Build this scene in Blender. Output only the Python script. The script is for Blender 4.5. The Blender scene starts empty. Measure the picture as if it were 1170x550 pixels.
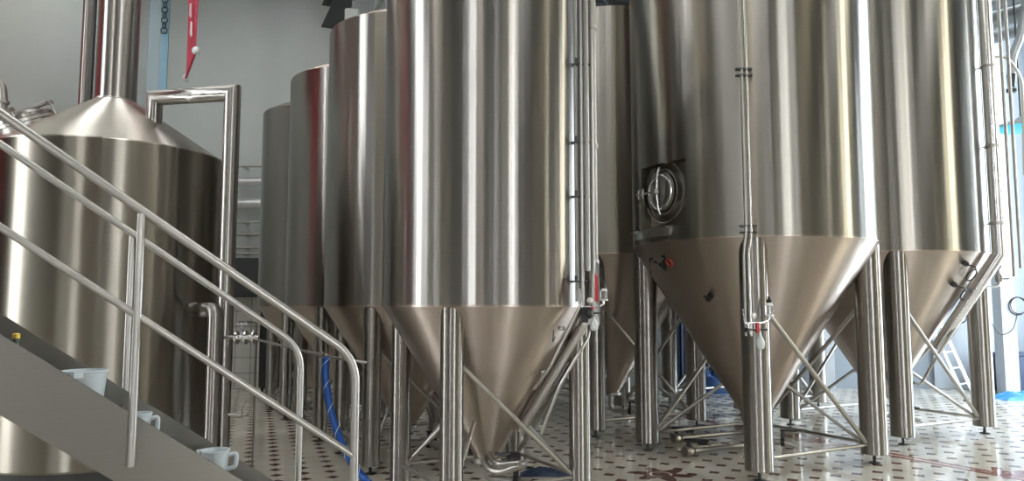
import bpy, math, random
from mathutils import Vector, Matrix
R = math.radians
PI = math.pi
col = bpy.context.scene.collection
random.seed(7)

# ------------------------------------------------------------------ camera model
F = 845.0
PITCH = math.atan(75.0 / F)
CAMZ = 1.6
def ray(px, py):
    x = (px - 585) / F; y = (275 - py) / F
    return Vector((x, math.cos(PITCH) - y * math.sin(PITCH), math.sin(PITCH) + y * math.cos(PITCH)))
def at(px, py, Y):
    d = ray(px, py); return Vector((0, 0, CAMZ)) + d * (Y / d.y)
def ground(px, py, z=0.0):
    d = ray(px, py); return Vector((0, 0, CAMZ)) + d * ((z - CAMZ) / d.z)
def ray_cyl(px, py, c, r):
    d = ray(px, py); a = d.x**2 + d.y**2; b = -2 * (d.x * c[0] + d.y * c[1]); k = c[0]**2 + c[1]**2 - r * r
    t = (-b - math.sqrt(max(b * b - 4 * a * k, 0))) / (2 * a)
    p = Vector((0, 0, CAMZ)) + d * t
    return math.atan2(p.y - c[1], p.x - c[0]), p.z

# ------------------------------------------------------------------ mesh builder
class MB:
    def __init__(s): s.v = []; s.f = []
    def add(s, vs, fs):
        o = len(s.v); s.v += [tuple(v) for v in vs]; s.f += [tuple(i + o for i in f) for f in fs]; return s
    def box(s, c, size, rz=0, bev=0.0):
        x, y, z = [k / 2 for k in size]; m = Matrix.Rotation(rz, 3, 'Z'); c = Vector(c)
        if bev <= 0:
            vs = [c + m @ Vector((a * x, b * y, d * z)) for a in (-1, 1) for b in (-1, 1) for d in (-1, 1)]
            return s.add(vs, [(0, 1, 3, 2), (4, 6, 7, 5), (0, 4, 5, 1), (2, 3, 7, 6), (0, 2, 6, 4), (1, 5, 7, 3)])
        bev = min(bev, x * .45, y * .45, z * .45)
        vs = []; fs = []
        rings = []
        for zz, ins in ((-z, bev), (-z + bev, 0), (z - bev, 0), (z, bev)):
            X, Yy = x - ins, y - ins; b2 = bev
            ring = [(X, Yy - b2), (X - b2, Yy), (-X + b2, Yy), (-X, Yy - b2), (-X, -Yy + b2), (-X + b2, -Yy), (X - b2, -Yy), (X, -Yy + b2)]
            rings.append([c + m @ Vector((a, b, zz)) for a, b in ring])
        for r_ in rings: vs += r_
        for k in range(3):
            for i in range(8):
                j = (i + 1) % 8; fs.append((k * 8 + i, k * 8 + j, k * 8 + 8 + j, k * 8 + 8 + i))
        fs.append(tuple(range(7, -1, -1))); fs.append(tuple(range(24, 32)))
        return s.add(vs, fs)
    def lathe(s, prof, n=48, c=(0, 0, 0), axis=None, closed=False):
        """prof: list of (radius, height)"""
        c = Vector(c)
        q = Vector((0, 0, 1)).rotation_difference(Vector(axis)).to_matrix() if axis is not None else Matrix.Identity(3)
        vs = []; fs = []
        for (r_, h) in prof:
            for i in range(n):
                a = 2 * PI * i / n; vs.append(c + q @ Vector((r_ * math.cos(a), r_ * math.sin(a), h)))
        m = len(prof)
        for k in range(m - 1 + (1 if closed else 0)):
            k2 = (k + 1) % m
            for i in range(n):
                j = (i + 1) % n; fs.append((k * n + i, k * n + j, k2 * n + j, k2 * n + i))
        if not closed:
            fs.append(tuple(range(n - 1, -1, -1))); fs.append(tuple((m - 1) * n + i for i in range(n)))
        return s.add(vs, fs)
    def cyl(s, a, b, r_, n=20, r2=None, ch=0.0):
        a = Vector(a); b = Vector(b); L = (b - a).length; r2 = r_ if r2 is None else r2
        prof = [(r_, 0), (r2, L)] if ch <= 0 else [(r_ - ch, 0), (r_, ch), (r2, L - ch), (r2 - ch, L)]
        return s.lathe(prof, n, a, (b - a).normalized())
    def tube(s, pts, r_, n=14, fillet=0.0, steps=6):
        pts = [Vector(p) for p in pts]
        if fillet > 0:
            out = [pts[0]]
            for i in range(1, len(pts) - 1):
                p = pts[i]; d1 = pts[i - 1] - p; d2 = pts[i + 1] - p
                L = min(fillet, d1.length * .48, d2.length * .48)
                a = p + d1.normalized() * L; b = p + d2.normalized() * L
                for k in range(steps + 1):
                    t = k / steps; out.append(a * (1 - t)**2 + p * 2 * t * (1 - t) + b * t * t)
            out.append(pts[-1]); pts = out
        m = len(pts); tang = []
        for i in range(m - 1): tang.append((pts[i + 1] - pts[i]).normalized())
        t0 = tang[0]; up = Vector((0, 0, 1)) if abs(t0.z) < .9 else Vector((1, 0, 0))
        u = (up - t0 * up.dot(t0)).normalized(); w = t0.cross(u)
        vs = []; ring = [pts[0] + (u * math.cos(2 * PI * k / n) + w * math.sin(2 * PI * k / n)) * r_ for k in range(n)]
        vs += ring
        for i in range(1, m):
            t = tang[i - 1]
            nn = t if i == m - 1 else (tang[i - 1] + tang[i]).normalized()
            new = []
            for p in ring:                      # slide each point along t until it meets the mitre plane
                d = (pts[i] - p).dot(nn) / max(t.dot(nn), 1e-4); new.append(p + t * d)
            ring = new; vs += ring
        fs = []
        for i in range(m - 1):
            for k in range(n):
                j = (k + 1) % n; fs.append((i * n + k, i * n + j, (i + 1) * n + j, (i + 1) * n + k))
        fs.append(tuple(range(n - 1, -1, -1))); fs.append(tuple((m - 1) * n + k for k in range(n)))
        return s.add(vs, fs)
    def torus(s, c, Rr, r_, axis=(0, 0, 1), n=32, k=10):
        prof = [(Rr + r_ * math.cos(2 * PI * i / k), r_ * math.sin(2 * PI * i / k)) for i in range(k)]
        return s.lathe(prof, n, c, axis, closed=True)
    def prism(s, poly, d):
        """poly: closed list of 3D points, extruded by vector d"""
        n = len(poly); d = Vector(d); vs = [Vector(p) for p in poly] + [Vector(p) + d for p in poly]
        fs = [tuple(range(n)), tuple(range(2 * n - 1, n - 1, -1))] + [(i, n + i, n + (i + 1) % n, (i + 1) % n) for i in range(n)]
        return s.add(vs, fs)
    def sphere(s, c, r_, n=20, sx=1.0, sz=1.0):
        prof = [(max(r_ * sx * math.sin(PI * i / 12), 1e-4), -r_ * sz * math.cos(PI * i / 12)) for i in range(13)]
        return s.lathe(prof, n, c)
    def build(s, name, mat, parent=None, loc=None, label=None, kind=None, smooth=30):
        me = bpy.data.meshes.new(name); me.from_pydata(s.v, [], s.f); me.update()
        import bmesh
        bm = bmesh.new(); bm.from_mesh(me); bmesh.ops.recalc_face_normals(bm, faces=bm.faces); bm.to_mesh(me); bm.free()
        if smooth:
            me.polygons.foreach_set('use_smooth', [True] * len(me.polygons)); me.set_sharp_from_angle(angle=R(smooth))
        me.materials.append(mat)
        o = bpy.data.objects.new(name, me); col.objects.link(o)
        if loc is not None: o.location = loc
        if parent: o.parent = parent
        if label: o['label'] = label
        if kind: o['kind'] = kind
        return o

def thing(name, label, cat, loc=(0, 0, 0), rz=0, group=None):
    o = bpy.data.objects.new(name, None); col.objects.link(o); o.empty_display_size = .1
    o.location = loc; o.rotation_euler = (0, 0, rz); o['label'] = label; o['category'] = cat
    if group: o['group'] = group
    return o
def tag(o, label, cat, group=None, kind=None):
    o['label'] = label; o['category'] = cat
    if group: o['group'] = group
    if kind: o['kind'] = kind
    return o
def dup(root, loc, label, group=None, rz=0):
    r_ = root.copy(); col.objects.link(r_); r_.location = loc; r_['label'] = label; r_.rotation_euler = (0, 0, rz)
    if group: r_['group'] = group
    for ch in list(root.children):
        c = ch.copy(); col.objects.link(c); c.parent = r_
        for g in list(ch.children):
            d = g.copy(); col.objects.link(d); d.parent = c
    return r_

# ------------------------------------------------------------------ materials
class NT:
    def __init__(s, name):
        s.m = bpy.data.materials.new(name); s.m.use_nodes = True; s.t = s.m.node_tree
        s.b = s.t.nodes['Principled BSDF']; s.out = s.t.nodes['Material Output']
    def n(s, ty, **kw):
        nd = s.t.nodes.new(ty)
        for k, v in kw.items(): setattr(nd, k, v)
        return nd
    def link(s, a, b): s.t.links.new(a, b)
    def math(s, op, a, b=None, c=None):
        nd = s.n('ShaderNodeMath', operation=op)
        for i, v in enumerate((a, b, c)):
            if v is None: continue
            if isinstance(v, (int, float)): nd.inputs[i].default_value = v
            else: s.link(v, nd.inputs[i])
        return nd.outputs[0]
    def mix(s, f, a, b):
        nd = s.n('ShaderNodeMix', data_type='RGBA')
        for i, v in ((0, f), (6, a), (7, b)):
            if isinstance(v, (int, float)): nd.inputs[i].default_value = v
            elif isinstance(v, tuple): nd.inputs[i].default_value = (*v, 1)
            else: s.link(v, nd.inputs[i])
        return nd.outputs[2]
    def noise(s, scale, vec=None, mapping=(1, 1, 1), detail=2, coord='Object'):
        tc = s.n('ShaderNodeTexCoord'); mp = s.n('ShaderNodeMapping'); mp.inputs['Scale'].default_value = mapping
        s.link(tc.outputs[coord], mp.inputs[0]); nz = s.n('ShaderNodeTexNoise'); nz.inputs['Scale'].default_value = scale
        nz.inputs['Detail'].default_value = detail; s.link(mp.outputs[0], nz.inputs['Vector']); return nz.outputs[0]
    def ramp(s, f, lo, hi, a, b):
        nd = s.n('ShaderNodeMapRange'); s.link(f, nd.inputs[0])
        for i, v in zip((1, 2, 3, 4), (lo, hi, a, b)): nd.inputs[i].default_value = v
        return nd.outputs[0]
    def bump(s, h, strength, dist=.01):
        nd = s.n('ShaderNodeBump'); nd.inputs['Strength'].default_value = strength; nd.inputs['Distance'].default_value = dist
        s.link(h, nd.inputs['Height']); s.link(nd.outputs[0], s.b.inputs['Normal'])

def plain(name, c, rough=.5, metal=0.0, var=.06, scale=6, spec=.5, **kw):
    t = NT(name); b = t.b
    nz = t.noise(scale, detail=4)
    f = t.ramp(nz, .3, .7, 0, 1)
    t.link(t.mix(f, tuple(max(k * (1 - var), 0) for k in c), tuple(min(k * (1 + var), 1) for k in c)), b.inputs['Base Color'])
    b.inputs['Roughness'].default_value = rough; b.inputs['Metallic'].default_value = metal
    b.inputs['Specular IOR Level'].default_value = spec
    for k, v in kw.items(): b.inputs[k.replace('_', ' ')].default_value = v
    return t.m

def steel(name, c, rough, aniso=0.0, wav=.0, brush=.0, wmap=(1, 1, .0), wscale=3.0, brushed=True):
    t = NT(name); b = t.b
    b.inputs['Metallic'].default_value = 1.0
    br = t.noise(3, mapping=(1, 1, 110), detail=2)
    big = t.noise(1.3, mapping=(1, 1, .5), detail=3)
    f = t.ramp(br if brushed else big, .3, .7, 0, 1)
    t.link(t.mix(f, tuple(k * .95 for k in c), c), b.inputs['Base Color'])
    rr = t.math('ADD', t.ramp(br, .3, .7, rough * .97, rough * 1.03), t.ramp(big, .3, .7, -.02, .02))
    if brushed: t.link(rr, b.inputs['Roughness'])
    else: b.inputs['Roughness'].default_value = rough
    if aniso:
        b.inputs['Anisotropic'].default_value = aniso; b.inputs['Anisotropic Rotation'].default_value = .25
        tg = t.n('ShaderNodeTangent', direction_type='RADIAL', axis='Z'); t.link(tg.outputs[0], b.inputs['Tangent'])
    if wav:
        w = t.noise(wscale, mapping=wmap, detail=2)
        t.bump(w, wav, .05)
    return t.m

M = {}
M['tank'] = steel('brushed_tank_steel', (.355, .34, .30), .34, 1.0, .12, wscale=5)
M['tank_l'] = steel('brushed_tank_steel_polished', (.385, .37, .345), .32, 1.0, .14, wscale=6)
M['cone'] = steel('satin_cone_steel', (.53, .46, .40), .42, .96, .12, wscale=5)
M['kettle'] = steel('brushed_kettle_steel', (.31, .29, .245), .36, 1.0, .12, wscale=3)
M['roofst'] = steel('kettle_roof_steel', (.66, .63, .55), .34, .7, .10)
M['leg'] = steel('leg_steel', (.37, .355, .33), .34, 1.0, .06, wscale=9, brushed=False)
M['pipe'] = steel('pipe_steel', (.50, .49, .46), .36, brushed=False)
M['bright'] = steel('bright_conduit_steel', (.80, .80, .80), .26, 0, 0, brushed=False)
M['satin'] = steel('satin_plate_steel', (.29, .28, .25), .36)
M['dark_steel'] = plain('dark_grey_paint', (.05, .055, .055), .5)
M['black'] = plain('black_plastic', (.012, .012, .013), .35)
M['white'] = plain('white_plastic', (.75, .78, .78), .4)
M['jug'] = plain('milky_plastic', (.66, .73, .76), .35, var=.03)
M['red'] = plain('red_plastic', (.55, .03, .03), .4)
M['banner'] = plain('crimson_banner_cloth', (.68, .045, .095), .6, var=.1)
M['ink'] = plain('white_print', (.85, .80, .78), .6)
M['blue'] = plain('blue_rubber_hose', (.012, .085, .36), .35)
M['bluesheet'] = plain('light_blue_sheet', (.05, .28, .62), .5)
M['blue_dark'] = plain('dark_blue_tarpaulin', (.02, .07, .20), .5)
M['navy'] = plain('navy_painted_metal', (.03, .05, .10), .5)
M['gold'] = plain('gold_foil_cap', (.75, .55, .12), .3, 1.0)
M['yellowred'] = plain('dark_orange_print', (.35, .05, .03), .5)
M['alu'] = plain('aluminium', (.82, .83, .84), .35, 1.0)
M['wall'] = plain('grey_painted_plaster', (.56, .59, .575), .8, var=.03, scale=1.0)
M['wall_dark'] = plain('wall_dark_for_reflections', (.07, .066, .06), .85, var=.05, scale=1.0)  # unseen wall faces made dark so the steel reflects less light
M['wall_blue'] = plain('pale_blue_grey_wall', (.27, .31, .35), .7, var=.04, scale=1.0)
M['ceil'] = plain('grey_ceiling', (.16, .17, .17), .8, var=.05, scale=.8)
M['girder'] = plain('dark_green_grey_girder', (.045, .055, .055), .5)
M['duct'] = plain('galvanised_duct', (.42, .45, .46), .4, .6)
M['doorp'] = plain('pale_door_paint', (.36, .40, .44), .5, var=.03)
M['column'] = plain('pale_column_paint', (.48, .52, .56), .6, var=.03)
M['bluepad'] = plain('blue_grey_plastic_strip', (.16, .33, .43), .25)
M['amber'] = plain('dark_green_glass', (.03, .05, .02), .1)

def glass(name, c, rough=.05):
    t = NT(name); b = t.b; b.inputs['Base Color'].default_value = (*c, 1); b.inputs['Roughness'].default_value = rough
    b.inputs['Transmission Weight'].default_value = .9; b.inputs['IOR'].default_value = 1.35; return t.m
M['glass'] = glass('sight_glass', (.9, .93, .93))
M['film'] = glass('clear_blue_film', (.72, .86, .93), .25)
def emit(name, c, s):
    t = NT(name); b = t.b; b.inputs['Base Color'].default_value = (0, 0, 0, 1)
    b.inputs['Emission Color'].default_value = (*c, 1); b.inputs['Emission Strength'].default_value = s
    return t.m
M['day'] = emit('daylit_pane', (.96, .98, 1.0), 13)
M['day_warm'] = emit('daylit_pane_warm', (1.0, .95, .78), 14)
M['day_cool'] = emit('daylit_pane_cool', (.80, .90, 1.0), 17)
M['ceiling_fill'] = emit('ceiling_fill_pane', (.97, .98, 1.0), 11)  # glow of the added ceiling panes, fill light only
M['lamp'] = emit('warm_lamp_tube', (1.0, .88, .62), 22)
M['uv'] = emit('cyan_lamp_glow', (.08, .62, .80), 1.15)

def tiles_wall():
    t = NT('white_wall_tiles'); tc = t.n('ShaderNodeTexCoord'); br = t.n('ShaderNodeTexBrick')
    mp = t.n('ShaderNodeMapping'); mp.inputs['Rotation'].default_value = (R(90), 0, 0)
    t.link(tc.outputs['Object'], mp.inputs[0]); t.link(mp.outputs[0], br.inputs['Vector'])
    br.offset = 0; br.inputs['Scale'].default_value = 1; br.inputs['Brick Width'].default_value = .3; br.inputs['Row Height'].default_value = .3
    br.inputs['Mortar Size'].default_value = .008
    br.inputs['Color1'].default_value = (.58, .57, .52, 1); br.inputs['Color2'].default_value = (.62, .61, .56, 1); br.inputs['Mortar'].default_value = (.25, .25, .24, 1)
    t.link(br.outputs[0], t.b.inputs['Base Color']); t.b.inputs['Roughness'].default_value = .3
    return t.m
M['walltile'] = tiles_wall()

def floor_mat():
    t = NT('wet_patterned_floor_tiles')
    tc = t.n('ShaderNodeTexCoord'); mp = t.n('ShaderNodeMapping'); mp.vector_type = 'TEXTURE'
    p = 0.25
    mp.inputs['Rotation'].default_value = (0, 0, R(19)); mp.inputs['Scale'].default_value = (p, p, p)
    mp.inputs['Location'].default_value = (1.79, 7.78, 0)
    t.link(tc.outputs['Object'], mp.inputs[0])
    sx = t.n('ShaderNodeSeparateXYZ'); t.link(mp.outputs[0], sx.inputs[0])
    def frac(o): return t.math('ABSOLUTE', t.math('SUBTRACT', o, t.math('ROUND', o)))
    ax, ay = frac(sx.outputs[0]), frac(sx.outputs[1])
    dia = t.math('ADD', ax, ay)
    dot = t.ramp(dia, .250, .270, 1, 0)
    near_line = t.math('MINIMUM', ax, ay)
    grout = t.math('MAXIMUM', t.ramp(near_line, .008, .016, 1, 0), t.ramp(t.math('ABSOLUTE', t.math('SUBTRACT', dia, .245)), .008, .016, 1, 0))
    sw = t.n('ShaderNodeSeparateXYZ'); t.link(tc.outputs['Object'], sw.inputs[0])
    X, Y = sw.outputs[0], sw.outputs[1]
    # two parallel red border lines
    d0 = Vector((.505, -.863)); nx, ny = -d0.y, d0.x; c0 = nx * 4.19 + ny * 8.1
    dist = t.math('SUBTRACT', t.math('ADD', t.math('MULTIPLY', X, nx), t.math('MULTIPLY', Y, ny)), c0)
    l1 = t.ramp(t.math('ABSOLUTE', t.math('ADD', dist, -.01)), .034, .040, 1, 0)
    l2 = t.ramp(t.math('ABSOLUTE', t.math('ADD', dist, .105)), .034, .040, 1, 0)
    lines = t.math('MAXIMUM', l1, l2)
    def star(cx, cy, s):
        dx = t.math('SUBTRACT', X, cx); dy = t.math('SUBTRACT', Y, cy)
        r_ = t.math('SQRT', t.math('ADD', t.math('MULTIPLY', dx, dx), t.math('MULTIPLY', dy, dy)))
        a = t.math('ADD', t.math('ARCTAN2', dy, dx), .33)
        lim = t.math('ADD', .20 * s, t.math('MULTIPLY', t.math('COSINE', t.math('MULTIPLY', a, 6)), .065 * s))
        outer = t.ramp(t.math('SUBTRACT', r_, lim), -.004, .004, 1, 0)
        hole = t.ramp(t.math('ABSOLUTE', t.math('SUBTRACT', r_, .085 * s)), .008, .014, 1, 0)
        return t.math('MULTIPLY', outer, t.math('SUBTRACT', 1, hole))
    st = star(1.42, 7.23, 1.15); st2 = star(4.78, 7.2, 1.0); st3 = star(3.62, 9.2, 1.2)
    redm = t.math('MAXIMUM', t.math('MAXIMUM', dot, lines), t.math('MAXIMUM', st, t.math('MAXIMUM', st2, st3)))
    n1 = t.noise(.9, detail=4); n2 = t.noise(40, detail=3)
    cream = t.mix(t.ramp(n1, .35, .65, 0, 1), (.62, .585, .49), (.72, .69, .60))
    red = t.mix(n2, (.085, .022, .015), (.15, .045, .03))
    c = t.mix(t.math('MULTIPLY', grout, .35), cream, (.30, .28, .24))
    c = t.mix(redm, c, red)
    c = t.mix(t.math('MAXIMUM', lines, st2), c, t.mix(n2, (.26, .075, .05), (.36, .12, .09)))
    t.link(c, t.b.inputs['Base Color'])
    wet = t.noise(1.6, detail=3)
    t.link(t.ramp(wet, .42, .60, .03, .20), t.b.inputs['Roughness'])
    t.b.inputs['Specular IOR Level'].default_value = .6
    w2 = t.noise(11, detail=3)
    h = t.math('ADD', t.math('MULTIPLY', w2, .5), t.math('MULTIPLY', grout, -.35))
    t.bump(h, .22, .012)
    return t.m
M['floor'] = floor_mat()

# ------------------------------------------------------------------ the room
X0, X1, Y0, Y1, H = -7.2, 10.6, -8.0, 14.6, 8.4
def struct(name, mb, m, smooth=0): return mb.build(name, m, kind='structure', smooth=smooth)
struct('floor', MB().box(((X0 + X1) / 2, (Y0 + Y1) / 2, -.1), (X1 - X0 + .4, Y1 - Y0 + .4, .2)), M['floor'])
struct('ceiling', MB().box(((X0 + X1) / 2, (Y0 + Y1) / 2, H + .1), (X1 - X0 + .4, Y1 - Y0 + .4, .2)), M['ceil'])
def wall_with_holes(name, a, b, inward, holes, mat, thick=.25):
    """a,b: ends on the ground of the inner face; holes: (s0,s1,z0,z1)"""
    a = Vector((*a, 0)); b = Vector((*b, 0)); d = (b - a).normalized(); L = (b - a).length; out = -Vector((*inward, 0)) * thick
    ss = sorted({0, L} | {h[0] for h in holes} | {h[1] for h in holes}); zs = sorted({0, H} | {h[2] for h in holes} | {h[3] for h in holes})
    mb = MB()
    for i in range(len(ss) - 1):
        for k in range(len(zs) - 1):
            cs, cz = (ss[i] + ss[i + 1]) / 2, (zs[k] + zs[k + 1]) / 2
            if any(h[0] < cs < h[1] and h[2] < cz < h[3] for h in holes): continue
            p = [a + d * s_ + Vector((0, 0, z_)) for s_, z_ in ((ss[i], zs[k]), (ss[i + 1], zs[k]), (ss[i + 1], zs[k + 1]), (ss[i], zs[k + 1]))]
            mb.prism(p, out)
    struct(name, mb, mat)
    return a, d, out
wn = [0]
def window(a, d, out, h, pane, bars=2, rails=2):
    wn[0] += 1
    w = thing_struct('window_%d' % wn[0])
    s0, s1, z0, z1 = h; q = a + out * .5
    fr = MB(); n_ = out.normalized()
    def bar(sa, sb, za, zb, dep=.08):
        p = [q + d * s_ + Vector((0, 0, z_)) - n_ * dep / 2 for s_, z_ in ((sa, za), (sb, za), (sb, zb), (sa, zb))]; fr.prism(p, n_ * dep)
    t_ = .07
    bar(s0, s1, z0, z0 + t_); bar(s0, s1, z1 - t_, z1); bar(s0, s0 + t_, z0 + t_, z1 - t_); bar(s1 - t_, s1, z0 + t_, z1 - t_)
    for i in range(1, bars): c = s0 + (s1 - s0) * i / bars; bar(c - .025, c + .025, z0 + t_, z1 - t_, .06)
    for i in range(1, rails): c = z0 + (z1 - z0) * i / rails; bar(s0 + t_, s1 - t_, c - .025, c + .025, .05)
    fr.build('window_frame', M['dark_steel'], w, smooth=0)
    g = MB(); q2 = q + n_ * .03
    g.prism([q2 + d * s_ + Vector((0, 0, z_)) for s_, z_ in ((s0 + .02, z0 + .02), (s1 - .02, z0 + .02), (s1 - .02, z1 - .02), (s0 + .02, z1 - .02))], n_ * .01)
    g.build('window_pane', pane, w, smooth=0)
def thing_struct(name):
    o = bpy.data.objects.new(name, None); col.objects.link(o); o['kind'] = 'structure'; return o

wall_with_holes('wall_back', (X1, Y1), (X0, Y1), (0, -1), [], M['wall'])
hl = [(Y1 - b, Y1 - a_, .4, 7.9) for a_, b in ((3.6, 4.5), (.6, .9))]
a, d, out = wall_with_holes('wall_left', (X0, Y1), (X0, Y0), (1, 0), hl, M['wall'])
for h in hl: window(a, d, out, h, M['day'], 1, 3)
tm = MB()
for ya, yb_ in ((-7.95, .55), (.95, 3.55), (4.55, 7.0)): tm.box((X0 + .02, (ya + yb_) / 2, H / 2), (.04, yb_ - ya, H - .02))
struct('reflection_mask_left', tm, M['wall_dark'])  # added out-of-view dark panels, darken what the tanks reflect from the left
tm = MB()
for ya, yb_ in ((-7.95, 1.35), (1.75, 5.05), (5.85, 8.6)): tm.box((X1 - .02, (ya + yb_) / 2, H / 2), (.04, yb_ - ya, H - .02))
struct('reflection_mask_right', tm, M['wall_dark'])  # added unseen dark panels that darken reflections on the right-hand tanks
# right wall: tall daylight windows at the far end
hr = [(Y1 - b, Y1 - a_, z0, z1) for a_, b, z0, z1 in ((9.6, 11.6, 1.0, 6.2), (12.2, 14.0, 1.0, 6.2), (5.6, 6.4, .6, 6.4), (1.5, 2.1, .6, 6.0))]
hr = [(Y1 - t1 if False else h[0], h[1], h[2], h[3]) for h in hr]
# s measured from (X1, Y0) upwards
hr = [(a_ - Y0, b - Y0, z0, z1) for a_, b, z0, z1 in ((9.4, 11.4, .4, 7.6), (12.0, 13.8, .4, 7.6), (5.1, 5.8, .4, 7.9), (1.4, 1.7, .4, 7.9))]
a, d, out = wall_with_holes('wall_right', (X1, Y0), (X1, Y1), (-1, 0), hr, M['wall'])
for i, h in enumerate(hr): window(a, d, out, h, M['day_cool'] if i < 2 else M['day_warm'], 2 if i < 2 else 1, 3)
hb = [(a_ - X0, b - X0, z0, z1) for a_, b, z0, z1 in ((-6.3, -6.0, .4, 7.9), (-4.3, -3.4, .4, 7.9), (-.9, -.7, .4, 7.9), (2.2, 2.5, .4, 7.9), (5.5, 6.3, .4, 7.9), (6.9, 8.3, .4, 7.9), (9.2, 9.5, .4, 7.9))]
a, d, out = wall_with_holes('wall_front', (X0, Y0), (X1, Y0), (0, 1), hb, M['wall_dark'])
for h in hb: window(a, d, out, h, M['day'], 2 if h[1] - h[0] > .9 else 1, 3)

ceiling_fill_panes = ((-5.0, 11.2, 2.2, 1.0), (-1.2, 11.6, 2.2, 1.0), (7.4, 11.6, 2.4, 1.2), (-5.4, 6.2, 1.2, 2.2), (-.9, 3.6, .9, 2.6), (7.6, 7.2, 1.2, 2.6), (2.2, 4.2, .8, 2.6), (-2.7, 6.4, .8, 2.6), (.9, 6.2, .5, 2.4))  # added unseen glowing panes that brighten the floor and back walls
for k, (sx, sy, lx, ly) in enumerate(ceiling_fill_panes):
    w = thing_struct('window_%d' % (20 + k))  # shares the wall windows' naming, but is an added fill light
    f = MB()
    for cx, cy, dx, dy in ((0, ly / 2, lx + .16, .08), (0, -ly / 2, lx + .16, .08), (lx / 2, 0, .08, ly), (-lx / 2, 0, .08, ly), (0, 0, .05, ly)): f.box((sx + cx, sy + cy, H - .05), (dx, dy, .12))
    f.build('window_frame', M['dark_steel'], w, smooth=0)
    MB().box((sx, sy, H - .02), (lx, ly, .03)).build('window_pane', M['ceiling_fill'], w, smooth=0)

# tiled dado and blue-grey end bay on the back wall
struct('trim_1', MB().box((-2.35, Y1 - .02, 1.0), (9.6, .04, 2.0)), M['walltile'])
struct('trim_2', MB().box((8.0, Y1 - .02, 4.2), (5.0, .04, 8.4)), M['wall_blue'])

# ------------------------------------------------------------------ tanks
RR, RIMR, HR, LEGR = 1.27, 2.25, 6.3, .13
HR3 = 5.4
RL, RIML, HL, LEGL = .88, 1.6, 4.52, .0875
def tank_wall(R_, z0, z1, hole=None, n=96):
    """outer shell of a tank; hole = (a0,a1,z0,z1)"""
    mb = MB()
    if hole is None:
        mb.lathe([(R_ - .02, z0), (R_, z0), (R_, z1), (R_ - .02, z1 + .004)], n); return mb
    angs = sorted({2 * PI * i / n for i in range(n)} | {hole[0] % (2 * PI), hole[1] % (2 * PI)})
    zs = [z0, hole[2], hole[3], z1]; m = len(angs)
    vs = [(R_ * math.cos(t), R_ * math.sin(t), z) for z in zs for t in angs]; fs = []
    h0, h1 = hole[0] % (2 * PI), hole[1] % (2 * PI)
    for k in range(3):
        for i in range(m):
            j = (i + 1) % m; am = angs[i] + 1e-4
            if k == 1 and h0 <= am < h1: continue
            fs.append((k * m + i, k * m + j, (k + 1) * m + j, (k + 1) * m + i))
    mb.add(vs, fs)
    return mb
def dish(R_, H_, up=.28):
    return MB().lathe([(R_ - .015, H_ - .02), (R_ - .005, H_ + .01), (R_ * .75, H_ + up * .45), (R_ * .3, H_ + up), (.12, H_ + up + .02), (.12, H_ + up + .12), (.02, H_ + up + .13)], 64)

def tank_legs_braces(t, offs, R_, rim, leg_r, tip_z, tip_r, zb, diag_z, rod=.022, footh=.09):
    n = len(offs)
    for k, (ox, oy) in enumerate(offs):
        lg = MB().lathe([(leg_r - .004, footh), (leg_r, footh + .004), (leg_r, rim - .01)], 40).build('leg', M['leg'], t, loc=(ox, oy, 0))
        f = MB().cyl((0, 0, .008), (0, 0, footh + .01), .016, 12); f.lathe([(.05, 0), (.055, .003), (.055, .009), (.02, .014)], 20)
        f.build('foot', M['dark_steel'], lg)
        nx_ = offs[(k + 1) % n]
        a = Vector((ox, oy, 0)); b = Vector((nx_[0], nx_[1], 0)); dd = (b - a).normalized()
        if not (k == n - 1 and R_ > 1): MB().cyl(a + dd * leg_r * .95 + Vector((0, 0, zb)), b - dd * leg_r * .95 + Vector((0, 0, zb)), rod * .8, 12).build('tie_rod', M['pipe'], t)
        if k != n - 1:
            MB().cyl(a + dd * leg_r * .95 + Vector((0, 0, diag_z)), b - dd * leg_r * .95 + Vector((0, 0, zb + .03)), rod, 12).build('diagonal_brace', M['pipe'], t)
        zt = tip_z + .33; rr = tip_r + (zt - tip_z) / (rim - tip_z) * (R_ - tip_r) - .01
        u = a.normalized()
        MB().cyl(u * (a.length - leg_r * .95) + Vector((0, 0, zb + .03)), u * rr + Vector((0, 0, zt)), rod * .85, 12).build('cone_strut', M['pipe'], t)
def outlet(t, tip_z, tip_r, ang, big=True):
    """pipe under the cone tip"""
    dx, dy = math.cos(ang), math.sin(ang)
    o = MB(); o.lathe([(tip_r * .5, tip_z - .05), (tip_r + .02, tip_z - .045), (tip_r + .02, tip_z - .01), (tip_r - .01, tip_z + .01)], 28)
    r_ = .03
    o.tube([(0, 0, tip_z - .02), (0, 0, .17), (dx * .30, dy * .30, .17), (dx * .42, dy * .42, .13)], r_, 14, .08)
    p = o.build('outlet_pipe', M['pipe'], t)
    v = MB(); v.lathe([(.045, -.02), (.045, .02)], 20, (dx * .27, dy * .27, .17), (dx, dy, 0)); v.box((dx * .27, dy * .27, .235), (.03, .03, .10)); v.box((dx * .33, dy * .33, .29), (.17, .03, .018), ang)
    v.build('valve_handle', M['black'], p)

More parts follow.
